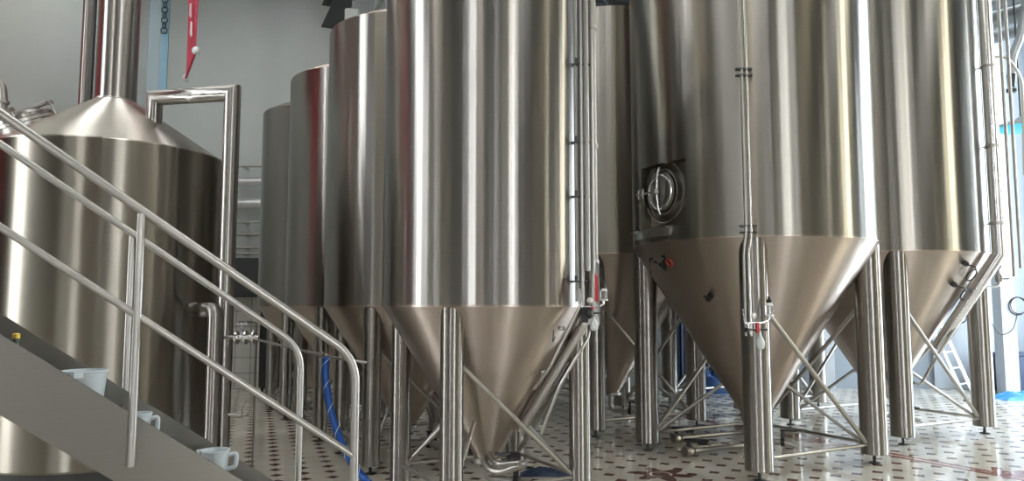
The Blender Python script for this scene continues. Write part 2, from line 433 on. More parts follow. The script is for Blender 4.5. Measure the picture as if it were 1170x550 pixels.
def square(ax, ay, cyc=1):
    # front, right, rear, left
    return [(ax, ay), (-ay, ax), (-ax, -ay), (ay, -ax)]
TIPZ_R, TIPR_R = .43, .13
TIPZ_L, TIPR_L = .355, .10
def base_tank(label, loc, R_, rim, H_, legr, tipz, tipr, offs, zb, diag, matb, rod, footh, hole=None, cat='tank', group=None):
    t = thing('fermentation_tank', label, cat, loc, 0, group)
    b = tank_wall(R_, rim, H_, hole).build('tank_body', matb, t)
    dish(R_, H_).build('tank_top', M['cone'], t)
    MB().lathe([(R_ - .006, rim - .006), (tipr, tipz), (tipr - .02, tipz - .02)], 96).build('tank_cone', M['cone'], t)
    MB().lathe([(R_ - .02, rim - .010), (R_ + .004, rim - .008), (R_ + .004, rim + .008), (R_ - .02, rim + .010)], 96).build('rim_seam', M['cone'], t)
    tank_legs_braces(t, offs, R_, rim, legr, tipz, tipr, zb, diag, rod, footh)
    outlet(t, tipz, tipr, -.4)
    return t
kL = (RL - LEGL) / math.hypot(.235, .755)
offL = square(-.235 * kL, -.755 * kL)
kR = (RR - LEGR + .01) / math.hypot(.33, 1.09)
offR = square(-.33 * kR, -1.09 * kR)

c_L = [(-.21, 6.3), (-1.12, 8.0), (-2.05, 9.7), (-2.98, 11.4)]
gL = 'fermentation tanks in the left row'
gR = 'fermentation tanks in the right block'
L1 = base_tank('slimmer steel cone-bottomed tank in the middle, cable pipes on its right edge', (*c_L[0], 0), RL, RIML, HL, LEGL, TIPZ_L, TIPR_L, offL, .24, 1.15, M['tank_l'], .019, .08, group=gL)
lab = ['second tank of the left row, directly behind the slim middle tank',
       'third tank of the left row, only its left strip and top edge showing',
       'smallest looking tank, last of the left row beside the grey wall']
LT = [L1] + [dup(L1, (*c, 0), l, gL) for c, l in zip(c_L[1:], lab)]

cR1 = (2.61, 8.07)
am0, zm0 = ray_cyl(733, 226, cR1, RR); am1, zm1 = ray_cyl(784, 226, cR1, RR)
_, ztop = ray_cyl(758, 186, cR1, RR); _, zbot = ray_cyl(758, 259, cR1, RR)
hole = (am0, am1, zbot, ztop)
R1 = base_tank('largest wide steel tank with a round manway and black sticker', (*cR1, 0), RR, RIMR, HR, LEGR, TIPZ_R, TIPR_R, offR, .19, 1.58, M['tank'], .023, .095, hole, group=gR)
R2 = base_tank('wide steel tank at the right, shiny ladder-side conduit down its right edge', (4.87, 9.85, 0), RR, RIMR, HR, LEGR, TIPZ_R, TIPR_R, offR, .19, 1.58, M['tank'], .023, .095, group=gR)
R2['label'] = 'wide steel tank at the right, thick shiny conduit bending down its right edge'
R3 = base_tank('tank seen between the slim middle tank and the largest tank', (1.36, 10.36, 0), RR, RIMR, HR3, LEGR, TIPZ_R, TIPR_R, offR, .19, 1.58, M['tank'], .023, .095, group=gR)
R4 = dup(R3, (3.74, 12.2, 0), 'tank hidden behind the largest tank, only its legs showing below', gR)
R5 = dup(R3, (.1, 12.7, 0), 'rearmost tank hidden behind the slim middle tank, legs showing low down', gR)

# ---- manway of R1 (built in the tank's own coordinates)
def pol(r_, a_, z): return Vector((r_ * math.cos(a_), r_ * math.sin(a_), z))
amid = (am0 + am1) / 2; zmid = (ztop + zbot) / 2
ri = RR - .11
rc = MB(); n_ = 14
for k in range(n_):
    a_, b_ = am0 + (am1 - am0) * k / n_, am0 + (am1 - am0) * (k + 1) / n_
    rc.add([pol(ri, a_, zbot), pol(ri, b_, zbot), pol(ri, b_, ztop), pol(ri, a_, ztop)], [(0, 1, 2, 3)])
    for z in (zbot, ztop): rc.add([pol(ri, a_, z), pol(ri, b_, z), pol(RR, b_, z), pol(RR, a_, z)], [(0, 1, 2, 3)])
for a_ in (am0, am1): rc.add([pol(ri, a_, zbot), pol(RR, a_, zbot), pol(RR, a_, ztop), pol(ri, a_, ztop)], [(0, 1, 2, 3)])
rec = rc.build('manway_recess', M['kettle'], R1)
nrm = pol(1, amid, 0); side = Vector((-nrm.y, nrm.x, 0))
adoor, zdoor = ray_cyl(758, 220, cR1, ri + .02)
ndoor = pol(1, adoor, 0); sdoor = Vector((-ndoor.y, ndoor.x, 0))
pc = pol(ri, adoor, zdoor)
mw = MB()
mw.lathe([(.245, -.03), (.245, .035), (.225, .04), (.215, .01), (.215, -.03)], 48, pc, ndoor)
mdoor = MB().lathe([(.20, -.02), (.205, .045), (.19, .055), (.10, .075), (.02, .08)], 48, pc, ndoor).build('manway_door', M['leg'], R1)
mw.torus(pc + ndoor * .004, .315, .009, ndoor, 48, 8)
mw.build('manway_ring', M['pipe'], R1)
h_ = MB(); h_.torus(pc + ndoor * .065, .175, .011, ndoor, 40, 8)
U = Vector((0, 0, 1))
h_.tube([pc + ndoor * .07 - U * .23, pc + ndoor * .10 - U * .15, pc + ndoor * .11, pc + ndoor * .10 + U * .16, pc + ndoor * .07 + U * .25], .014, 10, .05)
h_.tube([pc + ndoor * .12, pc + ndoor * .13 - sdoor * .30 * (1)], .012, 10)
h_.cyl(pc + ndoor * .10, pc + ndoor * .16, .03, 16)
for s_ in (.2, .27): h_.cyl(pc + ndoor * .13 - sdoor * s_ - U * .05, pc + ndoor * .13 - sdoor * s_ + U * .05, .010, 8)
h_.build('manway_handle', M['bright'], mdoor)
# little shelf plate and sticker below the manway
s0a, s0z = ray_cyl(725, 268, cR1, RR + .01); s1a, _ = ray_cyl(765, 264, cR1, RR + .01)
sh = MB(); k_ = 8
for i in range(k_):
    a_, b_ = s0a + (s1a - s0a) * i / k_, s0a + (s1a - s0a) * (i + 1) / k_
    sh.prism([pol(RR - .005, a_, s0z), pol(RR - .005, b_, s0z), pol(RR + .055, b_, s0z), pol(RR + .055, a_, s0z)], (0, 0, .014))
    sh.prism([pol(RR + .003, a_, s0z - .075), pol(RR + .003, b_, s0z - .075), pol(RR + .003, b_, s0z), pol(RR + .003, a_, s0z)], pol(.012, (a_ + b_) / 2, 0))
sh.build('nameplate_bracket', M['bright'], R1)
def cone_pt(px, py, c, R_, rim, tipz, tipr, off=.0):
    """where the camera ray meets the cone of the tank at c -> local point, normal"""
    d_ = ray(px, py); k = (R_ - tipr) / (rim - tipz); lo = None; t = max(c[1] - R_ - .5, .5)
    while t < c[1] + 1:
        p = Vector((0, 0, CAMZ)) + d_ * t
        rad = k * (p.z - tipz) + tipr
        if math.hypot(p.x - c[0], p.y - c[1]) <= rad: break
        t += .002
    a_ = math.atan2(p.y - c[1], p.x - c[0]); nn = Vector((math.cos(a_), math.sin(a_), -k)).normalized()
    return Vector((p.x - c[0], p.y - c[1], p.z)) + nn * off, nn, a_
def cone_patch(pxs, off, th, c=cR1):
    q = [cone_pt(px, py, c, RR, RIMR, TIPZ_R, TIPR_R, off) for px, py in pxs]
    return [x[0] for x in q], q[0][1]
pts, nn = cone_patch([(742, 295), (760, 291), (761, 309), (744, 313)], .004, 0)
stk = MB().prism(pts, nn * .004).build('sticker', M['black'], R1, smooth=0)
wt = MB()
for (x0, y0, x1, y1) in ((744.5, 297, 749, 298), (750.5, 295.6, 754, 296.6), (754.5, 294.5, 759, 296), (746, 301, 750, 301.8), (752, 299, 753, 303), (748, 305.5, 757, 306.3), (746, 310, 748, 310.8), (751, 308.6, 759, 309.4)):
    p_, n2 = cone_patch([(x0, y0), (x1, y0), (x1, y1), (x0, y1)], .009, 0); wt.prism(p_, n2 * .002)
wt.build('sticker_print', M['duct'], stk, smooth=0)
em = MB()
p_, n2, _ = cone_pt(765, 300, cR1, RR, RIMR, TIPZ_R, TIPR_R, .006)
em.torus(p_, .038, .010, n2, 20, 6)
em.build('round_emblem', M['yellowred'], R1)
p_, n2, _ = cone_pt(812, 338, cR1, RR, RIMR, TIPZ_R, TIPR_R, .0)
sn = MB().cyl(p_ - n2 * .01, p_ + n2 * .07, .03, 16); sn.cyl(p_ + n2 * .05, p_ + n2 * .05 + Vector((-.05, 0, .02)), .012, 8); sn.cyl(p_ + n2 * .06, p_ + n2 * .06 + Vector((.045, 0, .01)), .009, 8)
sn.build('temperature_sensor', M['black'], R1)

# ---- thin cleaning pipe down the front of R1, along the front leg
def loc_pt(c, r_, a_, z): return pol(r_, a_, z)
ap, _ = ray_cyl(849, 150, cR1, RR + .05)
c_leg = offR[0]
cp = MB()
ptop = pol(RR + .05, ap, HR - .1); pr = pol(RR + .05, ap, RIMR + .02)
pend = at(852, 384, cR1[1] + c_leg[1] - LEGR - .04) - Vector((*cR1, 0))
cp.tube([ptop, pr, Vector((pend.x, pend.y, RIMR - .15)), pend], .016, 12, .06)
cp2 = [p + Vector((.045, -.005, 0)) for p in (ptop, pr, Vector((pend.x, pend.y, RIMR - .15)), pend)]
cpipe = cp.build('cleaning_pipe', M['pipe'], R1)
MB().tube(cp2, .014, 12, .06).build('cleaning_pipe', M['bright'], R1)
for py in (82, 262):
    _, z = ray_cyl(850, py, cR1, RR + .05)
    q = MB()
    for dz in (-.03, .03): q.box(pol(RR + .04, ap, z + dz) + Vector((.022, 0, 0)), (.15, .05, .014))
    q.build('pipe_bracket', M['dark_steel'], cpipe)

# ---- sampling valve assembly (local builder)
def valve_set(t, o, s=1.0, bottle=True, flip=1):
    """o: local position of the assembly centre, facing -Y"""
    o = Vector(o)
    def P(x, y, z): return o + Vector((x * flip, y, z)) * s
    m = MB(); m.tube([P(-.12, 0, 0), P(-.12, 0, .10), P(.10, 0, .10), P(.19, 0, .14), P(.19, 0, .20)], .018 * s, 12, .04)
    m.tube([P(-.02, 0, .10), P(-.02, -.02, -.02)], .022 * s, 12); m.tube([P(-.12, 0, .1), P(-.17, .0, .1), P(-.17, .05, .3)], .012 * s, 10, .03)
    p = m.build('valve_pipework', M['bright'], t)
    g = MB().lathe([(.045 * s, -.015 * s), (.048 * s, .015 * s), (.03 * s, .02 * s)], 24, P(-.03, -.02, .20), (0, -1, 0)); g.cyl(P(-.03, 0, .11), P(-.03, 0, .17), .010 * s, 10)
    g.build('pressure_gauge', M['pipe'], p)
    h = MB().box(P(.0, -.05, 0), (.30 * s, .03 * s, .025 * s), bev=.006); h.cyl(P(-.15, -.04, -.03), P(-.15, -.04, .03), .03 * s, 14)
    h.build('valve_handle', M['black'], t)
    MB().box(P(.0, -.07, .03), (.055 * s, .05 * s, .15 * s), bev=.01).build('valve_clamp', M['red'], t, label='red clamp')
    sg = MB().lathe([(.055 * s, 0), (.055 * s, .14 * s), (.05 * s, .145 * s)], 24, P(.20, 0, .21))
    sgo = sg.build('sight_glass', M['glass'], t)
    MB().lathe([(.062 * s, -.015 * s), (.062 * s, .012 * s)], 24, P(.20, 0, .21)).lathe([(.058 * s, 0), (.045 * s, .03 * s), (.03 * s, .05 * s)], 24, P(.20, 0, .35)).build('sight_glass_collar', M['white'], sgo)
    MB().lathe([(.04 * s, 0), (.04 * s, .05 * s), (.02 * s, .055 * s), (.02 * s, .09 * s)], 20, P(.20, 0, .39)).build('sight_glass_cap', M['black'], sgo)
    if bottle:
        MB().lathe([(.018 * s, .06 * s), (.02 * s, .02 * s), (.062 * s, -.06 * s), (.068 * s, -.13 * s), (.05 * s, -.17 * s), (.01 * s, -.175 * s)], 24, P(.03, -.07, -.10)).build('spray_bottle_bulb', M['white'], t)
vp = at(864, 377, 6.72) - Vector((*cR1, 0))
valve_set(R1, vp, .62)

# ---- thick conduit on R2's right edge, then down along its cone
def conduit(t, c, R_, rim, H_, tipz, tipr, r_, ang, m, name='conduit', off=.03, zend=.35):
    k = (R_ - tipr) / (rim - tipz); z = tipz + (rim - tipz) * zend
    u = pol(1, ang, 0)
    pts = [u * (R_ + r_ + off) + Vector((0, 0, H_ - .1)), u * (R_ + r_ + off) + Vector((0, 0, rim - .02)), u * (tipr + k * (z - tipz) + (r_ + off) * 1.2) + Vector((0, 0, z))]
    o = MB().tube(pts, r_, 20, .0).build(name, m, t)
    for zz in (rim + .35, rim + 1.3, rim + 2.3):
        b = MB(); b.lathe([(r_ + .008, -.02), (r_ + .008, .02)], 20, u * (R_ + r_ + off) + Vector((0, 0, zz)))
        b.cyl(u * (R_ - .01) + Vector((0, 0, zz)), u * (R_ + off + .01) + Vector((0, 0, zz)), .012, 8)
        b.build('pipe_clamp', M['pipe'], o)
    return o
cR2 = (4.87, 9.85)
az2 = math.atan2(cR2[0], cR2[1])
angR2 = -az2 - .28
conduit(R2, cR2, RR, RIMR, HR, TIPZ_R, TIPR_R, .075, angR2, M['bright'])
# two thin riser pipes right of it, hooked towards the column
rp = MB()
for k, dx in enumerate((.25, .32)):
    u = pol(1, angR2, 0); b_ = u * (RR + dx)
    pts = [b_ + Vector((0, 0, HR - .1)), b_ + Vector((0, 0, 1.95 + .1 * k))]
    MB().tube(pts, .019, 12, .06).build('riser_pipe', M['pipe'], R2)
u = pol(1, angR2, 0)
q = [at(1143, 312, 9.4), at(1141, 327, 9.4), at(1122, 328, 9.3), at(1075, 400, 9.2), at(1052, 440, 9.1), at(1044, 438, 9.1)]
MB().tube([p - Vector((*cR2, 0)) for p in q], .017, 12, .05).build('sampling_pipe', M['pipe'], R2)
vv = MB(); w_ = at(1141, 318, 9.4) - Vector((*cR2, 0))
vv.lathe([(.04, -.05), (.05, -.02), (.05, .02), (.03, .06)], 18, w_); vv.lathe([(.03, 0), (.05, .03), (.05, .05)], 18, w_ + Vector((0, 0, .12))); vv.cyl(w_, w_ + Vector((0, 0, .14)), .02, 10); vv.box(w_ + Vector((.05, -.03, -.01)), (.13, .02, .02))
vv.build('sampling_valve', M['leg'], R2)
# sensors with looped cables on R2's cone
for (px, py, lx, ly) in ((1101, 300, 1105, 312), (1088, 324, 1098, 334), (1091, 357, 1096, 362)):
    p_, n2, _ = cone_pt(px, py, cR2, RR, RIMR, TIPZ_R, TIPR_R)
    sn = MB().cyl(p_ - n2 * .01, p_ + n2 * .05, .032, 16); sn.cyl(p_ + n2 * .05, p_ + n2 * .07, .015, 10)
    s_ = sn.build('temperature_sensor', M['dark_steel'], R2)
    l_, n3, _ = cone_pt(lx, ly, cR2, RR, RIMR, TIPZ_R, TIPR_R, .03)
    cb = MB().torus(l_ + n2 * .03, .075, .009, n2, 28, 6); cb.tube([p_ + n2 * .06, p_ + n2 * .10 + Vector((.05, 0, .0)), l_ + n2 * .03 + Vector((.07, 0, .03))], .008, 6, .03)
    cb.build('sensor_cable', M['dark_steel'], s_)

# ---- conduit and riser bundle on L1
cL1 = c_L[0]
angL1 = -math.atan2(cL1[0], cL1[1]) - .42
conduit(L1, cL1, RL, RIML, HL, TIPZ_L, TIPR_L, .042, angL1, M['pipe'], off=.01, zend=.18)
rz_ = Vector((*cL1, 0))
for (px, r_, zt, ye, m_) in ((659, .012, HL, 345, 'pipe'), (666, .016, HL, 372, 'pipe'), (671.5, .022, HL, 310, 'pipe'), (663, .008, HL, 330, 'dark_steel')):
    a_ = at(px, 345, 5.72); e_ = at(px, ye, 5.72)
    MB().tube([Vector((a_.x, a_.y, zt + .2)) - rz_, e_ - rz_], r_, 12).build('riser_pipe', M[m_], L1)
for py in (-60, 74, 163, 225, 322):
    a_ = at(666, py, 5.72)
    b = MB().box(a_ - rz_ + Vector((-.02, 0, 0)), (.15, .02, .016)); b.cyl(a_ - rz_ + Vector((-.06, 0, 0)), a_ - rz_ + Vector((-.16, .20, 0)), .008, 8); b.box(a_ - rz_ + Vector((-.055, -.02, .02)), (.02, .04, .05))
    b.build('pipe_bracket', M['dark_steel'], L1)
vl = at(676, 358, 5.66) - rz_
valve_set(L1, vl, .48, True)
kb = MB().lathe([(.04, -.04), (.045, -.02), (.045, .02), (.03, .045)], 18, at(671, 358, 5.62) - rz_, (1, -.5, 0)); kb.box(at(668, 362, 5.60) - rz_, (.05, .03, .09))
kb.build('valve_knob', M['black'], L1)
MB().prism([at(680, 312, 5.62) - rz_, at(683, 320, 5.62) - rz_, at(683, 345, 5.62) - rz_, at(680, 345, 5.62) - rz_], (0, .03, 0)).build('red_flag_tag', M['red'], L1)
MB().tube([at(682, 300, 5.66) - rz_, at(684, 340, 5.66) - rz_, at(684, 372, 5.66) - rz_], .012, 8).build('hanging_tube', M['bright'], L1)
MB().tube([at(673, 372, 5.66) - rz_, at(673, 385, 5.6) - rz_, at(664, 400, 5.5) - rz_, at(640, 440, 5.5) - rz_, at(618, 496, 5.6) - rz_], .011, 10, .05).build('sampling_pipe', M['pipe'], L1)
MB().tube([at(663, 350, 5.6) - rz_, at(628, 420, 5.65) - rz_, at(610, 445, 5.7) - rz_], .013, 10, .05).build('sampling_pipe', M['pipe'], L1)
for (px, py) in ((643, 371), (622, 421)):
    p_, n2, _ = cone_pt(px - 6, py, cL1, RL, RIML, TIPZ_L, TIPR_L)
    MB().box(p_ + n2 * .05, (.05, .05, .035), .3, .006).build('cable_clip', M['pipe'], L1)
p_, n2, _ = cone_pt(633, 384, cL1, RL, RIML, TIPZ_L, TIPR_L, .01)
MB().tube([p_, p_ + Vector((-.02, -.03, -.05)), p_ + Vector((-.01, -.04, .06)), p_ + Vector((-.05, -.03, .10))], .004, 6, .03).build('sensor_cable', M['dark_steel'], L1)
# the fatter pipework under L1
uw = MB()
uw.tube([at(552, 515, 6.3) - rz_, at(555, 535, 6.1) - rz_, at(570, 541, 6.0) - rz_, at(600, 531, 5.9) - rz_], .028, 14, .08)
uw.tube([at(558, 516, 6.2) - rz_, at(566, 531, 6.0) - rz_, at(595, 529, 5.9) - rz_], .022, 14, .08)
uw.build('drain_pipe', M['pipe'], L1)
MB().lathe([(.04, -.05), (.06, -.03), (.06, .03), (.04, .05)], 20, at(588, 525, 6.0) - rz_, (1, 0, .1)).box(at(580, 519, 5.98) - rz_, (.20, .03, .02), .2).build('valve_handle', M['black'], L1)
for k, (px, py, pz) in enumerate(((580, 520, 6.1), (608, 505, 6.25))):
    pass

# floor drain pipes with black butterfly handles beside R1's front leg
for k, ((xa, ya), (xb, yb), lb) in enumerate((((773, 501), (868, 492), 'short steel floor pipe with black lever, farther of the pair by the front leg'),
                                              ((787, 516), (868, 507), 'short steel floor pipe with black lever, nearer of the pair by the front leg'))):
    A = ground(xa, ya, .06); B = ground(xb, yb, .06)
    t = thing('drain_valve', lb, 'valve', (A.x, A.y, 0))
    o = Vector((A.x, A.y, 0)); d_ = (B - A).normalized()
    m = MB().cyl(A - o, B - o, .026, 16); m.lathe([(.026, 0), (.04, .004), (.04, .02), (.026, .024)], 18, A - o + d_ * .06, d_)
    m.build('pipe', M['pipe'], t)
    MB().lathe([(.03, -.06), (.055, -.055), (.058, 0), (.055, .03), (.03, .04)], 24, A - o, d_).cyl((0, 0, 0), (0, 0, .0601), .02, 10).build('valve_body', M['leg'], t)
    MB().box((.08, 0, .17), (.26, .06, .035), -.1, .01).box((.15, 0, .14), (.10, .05, .03), -.1, .01).cyl((0, 0, .05), (0, 0, .17), .026, 12).build('valve_handle', M['black'], t)

# ------------------------------------------------------------------ kettle
cK = (-3.86, 7.05); RK = 1.02
K = thing('brew_kettle', 'big round steel kettle with conical roof and chimney behind the stairs', 'kettle', (*cK, 0))
ZK = 3.01; ZC = 3.57
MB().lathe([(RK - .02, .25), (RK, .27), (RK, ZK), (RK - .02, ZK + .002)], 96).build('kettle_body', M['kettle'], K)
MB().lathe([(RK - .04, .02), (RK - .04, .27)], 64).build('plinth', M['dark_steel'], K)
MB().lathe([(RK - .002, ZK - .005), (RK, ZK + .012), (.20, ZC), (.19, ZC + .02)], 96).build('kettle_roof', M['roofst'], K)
ch = MB().lathe([(.185, ZC - .05), (.185, 5.0), (.189, 5.003), (.189, 5.012), (.185, 5.015), (.185, H - .02)], 48).build('chimney', M['leg'], K)
MB().lathe([(.200, ZC - .02), (.200, ZC + .015), (.186, ZC + .02)], 48).build('chimney_collar', M['pipe'], ch)
sp = at(99, 60, 7.5) - Vector((*cK, 0))
MB().cyl((sp.x, sp.y, ZK), (sp.x, sp.y, H - .02), .055, 24).build('vent_pipe', M['leg'], K)
sp2 = at(106, 60, 7.2) - Vector((*cK, 0))
MB().cyl((sp2.x, sp2.y, ZK + .1), (sp2.x, sp2.y, H - .02), .018, 14).build('thin_pipe', M['dark_steel'], K)
# manway stub on the roof, left
ro = Vector((-.60, -.36, ZK + .20)); ax = Vector((-.34, -.30, .9)).normalized()
mk = MB().lathe([(.24, -.14), (.24, .05), (.26, .055), (.26, .085), (.235, .09)], 40, ro, ax); mko = mk.build('roof_manway', M['pipe'], K)
MB().lathe([(.255, .09), (.255, .12), (.15, .16), (.02, .18)], 40, ro, ax).build('manway_lid', M['leg'], mko)
ux = ax.cross(Vector((0, 1, 0))).normalized()
hd = MB()
for k in range(4):
    a_ = k * PI / 2 + .3; rad = (Matrix.Rotation(a_, 3, ax) @ ux)
    hd.cyl(ro + rad * .275 + ax * .0, ro + rad * .275 + ax * .19, .012, 10); hd.lathe([(.03, .0), (.03, .03)], 8, ro + rad * .275 + ax * .16, ax)
hd.tube([ro + ux * .28 + ax * .12, ro + ux * .20 + ax * .36], .014, 10); hd.cyl(ro + ux * .20 + ax * .36 - Vector((.06, .03, -.02)), ro + ux * .20 + ax * .36 + Vector((.06, .03, .0)), .016, 10)
hd.tube([ro - ux * .27 + ax * .17, ro + ux * .27 + ax * .17], .02, 10)
hd.build('clamp_handle', M['leg'], mko)
e1 = at(-6, 140, 6.6) - Vector((*cK, 0)); e2 = at(-1, 96, 6.6) - Vector((*cK, 0))
MB().tube([at(4, 118, 6.6) - Vector((*cK, 0)), at(3, 95, 6.6) - Vector((*cK, 0)), at(-30, 88, 6.6) - Vector((*cK, 0))], .035, 14, .08).lathe([(.05, -.012), (.05, .012)], 20, at(4, 117, 6.6) - Vector((*cK, 0))).cyl(at(4, 117, 6.6) - Vector((*cK, 0)), Vector((at(4, 117, 6.6) - Vector((*cK, 0))).xy.to_3d()) + Vector((0, 0, ZK + .05)), .035, 14).build('elbow_pipe', M['leg'], K)
# seam strips on the roof
# big mitred pipe
kv = Vector((*cK, 0))
yb = 6.55
pA = at(177, 150, yb + .3); pB = at(177, 112, yb + .3); pC = at(266, 103, yb); pD = Vector((pC.x, pC.y, .05))
MB().tube([Vector((pB.x, pB.y, ZK + .15)) - kv, pB - kv, Vector((pC.x, pC.y, pB.z - .04)) - kv, pD - kv], .072, 24, 0).build('vapour_pipe', M['leg'], K)
# second standing pipe with elbow into the kettle
q1 = at(246, 357, 6.35)
MB().tube([q1 + Vector((-.35, .35, .02)) - kv, q1 + Vector((0, 0, .02)) - kv, Vector((q1.x, q1.y, .05)) - kv], .062, 24, .09).build('standing_pipe', M['leg'], K)
# side valve at px 280,385 and small drain tap
vk = at(277, 386, 6.5)
s_ = MB(); s_.cyl(vk + Vector((-.16, .0, 0)) - kv, vk + Vector((.14, 0, 0)) - kv, .022, 14)
for dx in (-.05, .03, .10): s_.lathe([(.035, -.012), (.06, -.008), (.06, .008), (.035, .012)], 20, vk + Vector((dx, 0, 0)) - kv, (1, 0, 0))
s_.cyl(vk + Vector((-.01, 0, 0)) - kv, vk + Vector((-.01, 0, .12)) - kv, .012, 10); s_.box(vk + Vector((.0, -.01, .12)) - kv, (.10, .02, .02))
s_.build('side_valve', M['bright'], K)
vt = at(274, 474, 6.5)
s_ = MB().cyl(vt + Vector((-.10, 0, 0)) - kv, vt + Vector((.07, 0, 0)) - kv, .016, 12); s_.tube([vt - kv, vt + Vector((.05, 0, .12)) - kv], .008, 8); s_.tube([vt - kv, vt + Vector((.06, -.02, -.12)) - kv], .009, 8); s_.lathe([(.03, -.02), (.03, .02)], 16, vt - kv, (1, 0, 0))
s_.build('drain_tap', M['pipe'], K)

# thin upright pipe standing right of the kettle
g_ = ground(288, 546)
o = MB().cyl((0, 0, .004), (0, 0, 1.35), .011, 12).lathe([(.035, 0), (.035, .006), (.012, .012)], 18).tube([(0, 0, 1.34), (0, 0, 1.45), (-.2, .1, 1.45)], .011, 10, .04).build('upright_pipe', M['leg'], loc=(g_.x, g_.y, 0))
tag(o, 'thin dark upright pipe standing on the tiles right of the kettle', 'pipe')

# ------------------------------------------------------------------ staircase
SD = Vector((.93, .367, 0)).normalized(); SN = Vector((-SD.y, SD.x, 0)); SO = Vector((-2.28, 3.30, 0)); SL = .703
WID = .52
def S(s, w, z): return SO + SD * s + SN * w + Vector((0, 0, z))
def ztop_(s): return 1.476 - SL * s
ST = thing('staircase', 'stainless steel stair with pipe handrails climbing to the left', 'staircase', (0, 0, 0))
s_a, s_end = -1.6, 1.476 / SL
for w, th in ((0, .012), (WID, .012)):
    poly = [S(s_a, w, ztop_(s_a)), S(s_end + .02, w, 0.002), S(s_end - .336 / SL, w, 0.002), S(s_a, w, ztop_(s_a) - .336)]
    MB().prism(poly, SN * (th if w == 0 else th)).build('stringer', M['satin'], ST, smooth=0)
for k in range(1, 14):
    z = .18 * k; s = (1.306 - z) / SL
    if s < s_a + .15: break
    MB().prism([S(s - .15, .014, z - .03), S(s + .14, .014, z - .03), S(s + .14, .014, z), S(s - .15, .014, z)], SN * (WID - .016)).build('tread', M['satin'], ST, smooth=0)
def rail(name, w, h, s1, r_, down=True, s0=s_a):
    pts = [S(s0, w, ztop_(s0) + h), S(s1, w, ztop_(s1) + h)]
    if down: pts.append(S(s1, w, .0))
    return MB().tube(pts, r_, 20, .13 if down else 0, 10).build(name, M['pipe'], ST)
rail('handrail', -.03, .965, 1.575, .021)
rail('mid_rail', -.03, .47, 1.575, .0175, False)
rail('handrail', WID + .04, .84, 1.36, .019)
def post(w, s, zb, h, r_): MB().cyl(S(s, w, zb), S(s, w, ztop_(s) + h), r_, 20).build('rail_post', M['pipe'], ST)
post(-.035, .556, .866, .95, .0185); post(WID + .045, .46, .86, .83, .016)
post(-.035, -.75, 1.8, .95, .0185); post(WID + .045, -.8, 1.8, .83, .016)

# jugs and bottle on the treads
def jug(px, py, w, h, k, label, rr=.085, rz=.15):
    d_ = ray(px, py); n3 = SN  # plane w
    t = (SO + SN * w).dot(n3) / d_.dot(n3)
    p = Vector((0, 0, CAMZ)) + d_ * t
    z = .18 * k
    r0 = thing('measuring_jug', label, 'jug', (p.x, p.y, z), rz, 'milky plastic jugs on the stair treads')
    h = p.z - z
    b = MB().lathe([(.01, .003), (rr * .80, .003), (rr * .83, .01), (rr * 1.0, h - .012), (rr * 1.05, h - .008), (rr * 1.05, h), (rr * .97, h), (rr * .79, .012), (.01, .010)], 40)
    b.prism([(-rr * 1.0, -.03, h), (-rr * 1.0, .03, h), (-rr * 1.35, 0, h)], (0, 0, -.03))
    b.build('jug_body', M['jug'], r0)
    MB().tube([(rr * .92, 0, h - .03), (rr * 1.55, 0, h - .02), (rr * 1.5, 0, h * .35), (rr * .84, 0, h * .28)], .011, 10, .02).build('jug_handle', M['jug'], r0)
jug(97, 423, .27, .19, 6, 'large milky plastic jug, highest one on the stairs, under the second handrail', .098, 1.75)
jug(158, 472, .30, .17, 5, 'milky plastic jug half hidden behind the near stair post', .062)
jug(246, 514, .30, .16, 4, 'milky plastic jug with a handle, lowest one on the stairs', .07)
d_ = ray(19, 381); t_ = (SO + SN * .3).dot(SN) / d_.dot(SN); p = Vector((0, 0, CAMZ)) + d_ * t_
bt = thing('glass_bottle', 'dark glass bottle with a gold cap standing on the upper tread', 'bottle', (p.x, p.y, 1.26))
hb_ = p.z - 1.26
MB().lathe([(.005, .0), (.03, .002), (.031, .01), (.031, hb_ * .5), (.024, hb_ * .66), (.013, hb_ * .78), (.013, hb_ * .92)], 24).build('bottle_body', M['amber'], bt)
MB().lathe([(.0165, hb_ * .88), (.017, hb_ * .98), (.012, hb_)], 20).build('bottle_cap', M['gold'], bt)

# ------------------------------------------------------------------ hanging things
hp = [at(373, 408, 7.0), at(372, 430, 7.0), at(377, 465, 6.95), at(386, 495, 6.9), at(398, 522, 6.8), ground(420, 551, .04), ground(455, 575, .04)]
bh = thing('blue_hose', 'blue hose with white spiral stripe hanging beside the lower handrail', 'hose', (ground(398, 545).x, ground(398, 545).y, 0))
ho = Vector(bh.location)
def smooth_path(pts, k=8):
    out = []
    P_ = [pts[0]] + pts + [pts[-1]]
    for i in range(1, len(P_) - 2):
        for j in range(k):
            t = j / k; a, b, c, d = P_[i - 1], P_[i], P_[i + 1], P_[i + 2]
            out.append(.5 * ((2 * b) + (c - a) * t + (2 * a - 5 * b + 4 * c - d) * t * t + (3 * b - a - 3 * c + d) * t**3))
    out.append(pts[-1]); return out
path = smooth_path([p - ho for p in hp])
MB().tube(path, .034, 16).build('hose', M['blue'], bh)
sp_ = []; L_ = 0
fine = smooth_path([p - ho for p in hp], 40)
for i in range(len(fine) - 1):
    tt = (fine[i + 1] - fine[i]); L_ += tt.length; tt.normalize(); u_ = tt.cross(Vector((0, 1, 0))).normalized(); v_ = tt.cross(u_)
    a_ = L_ * 2 * PI / .22; sp_.append(fine[i] + (u_ * math.cos(a_) + v_ * math.sin(a_)) * .0335)
MB().tube(sp_, .003, 5).build('hose_stripe', M['white'], bh, label='white spiral stripe')
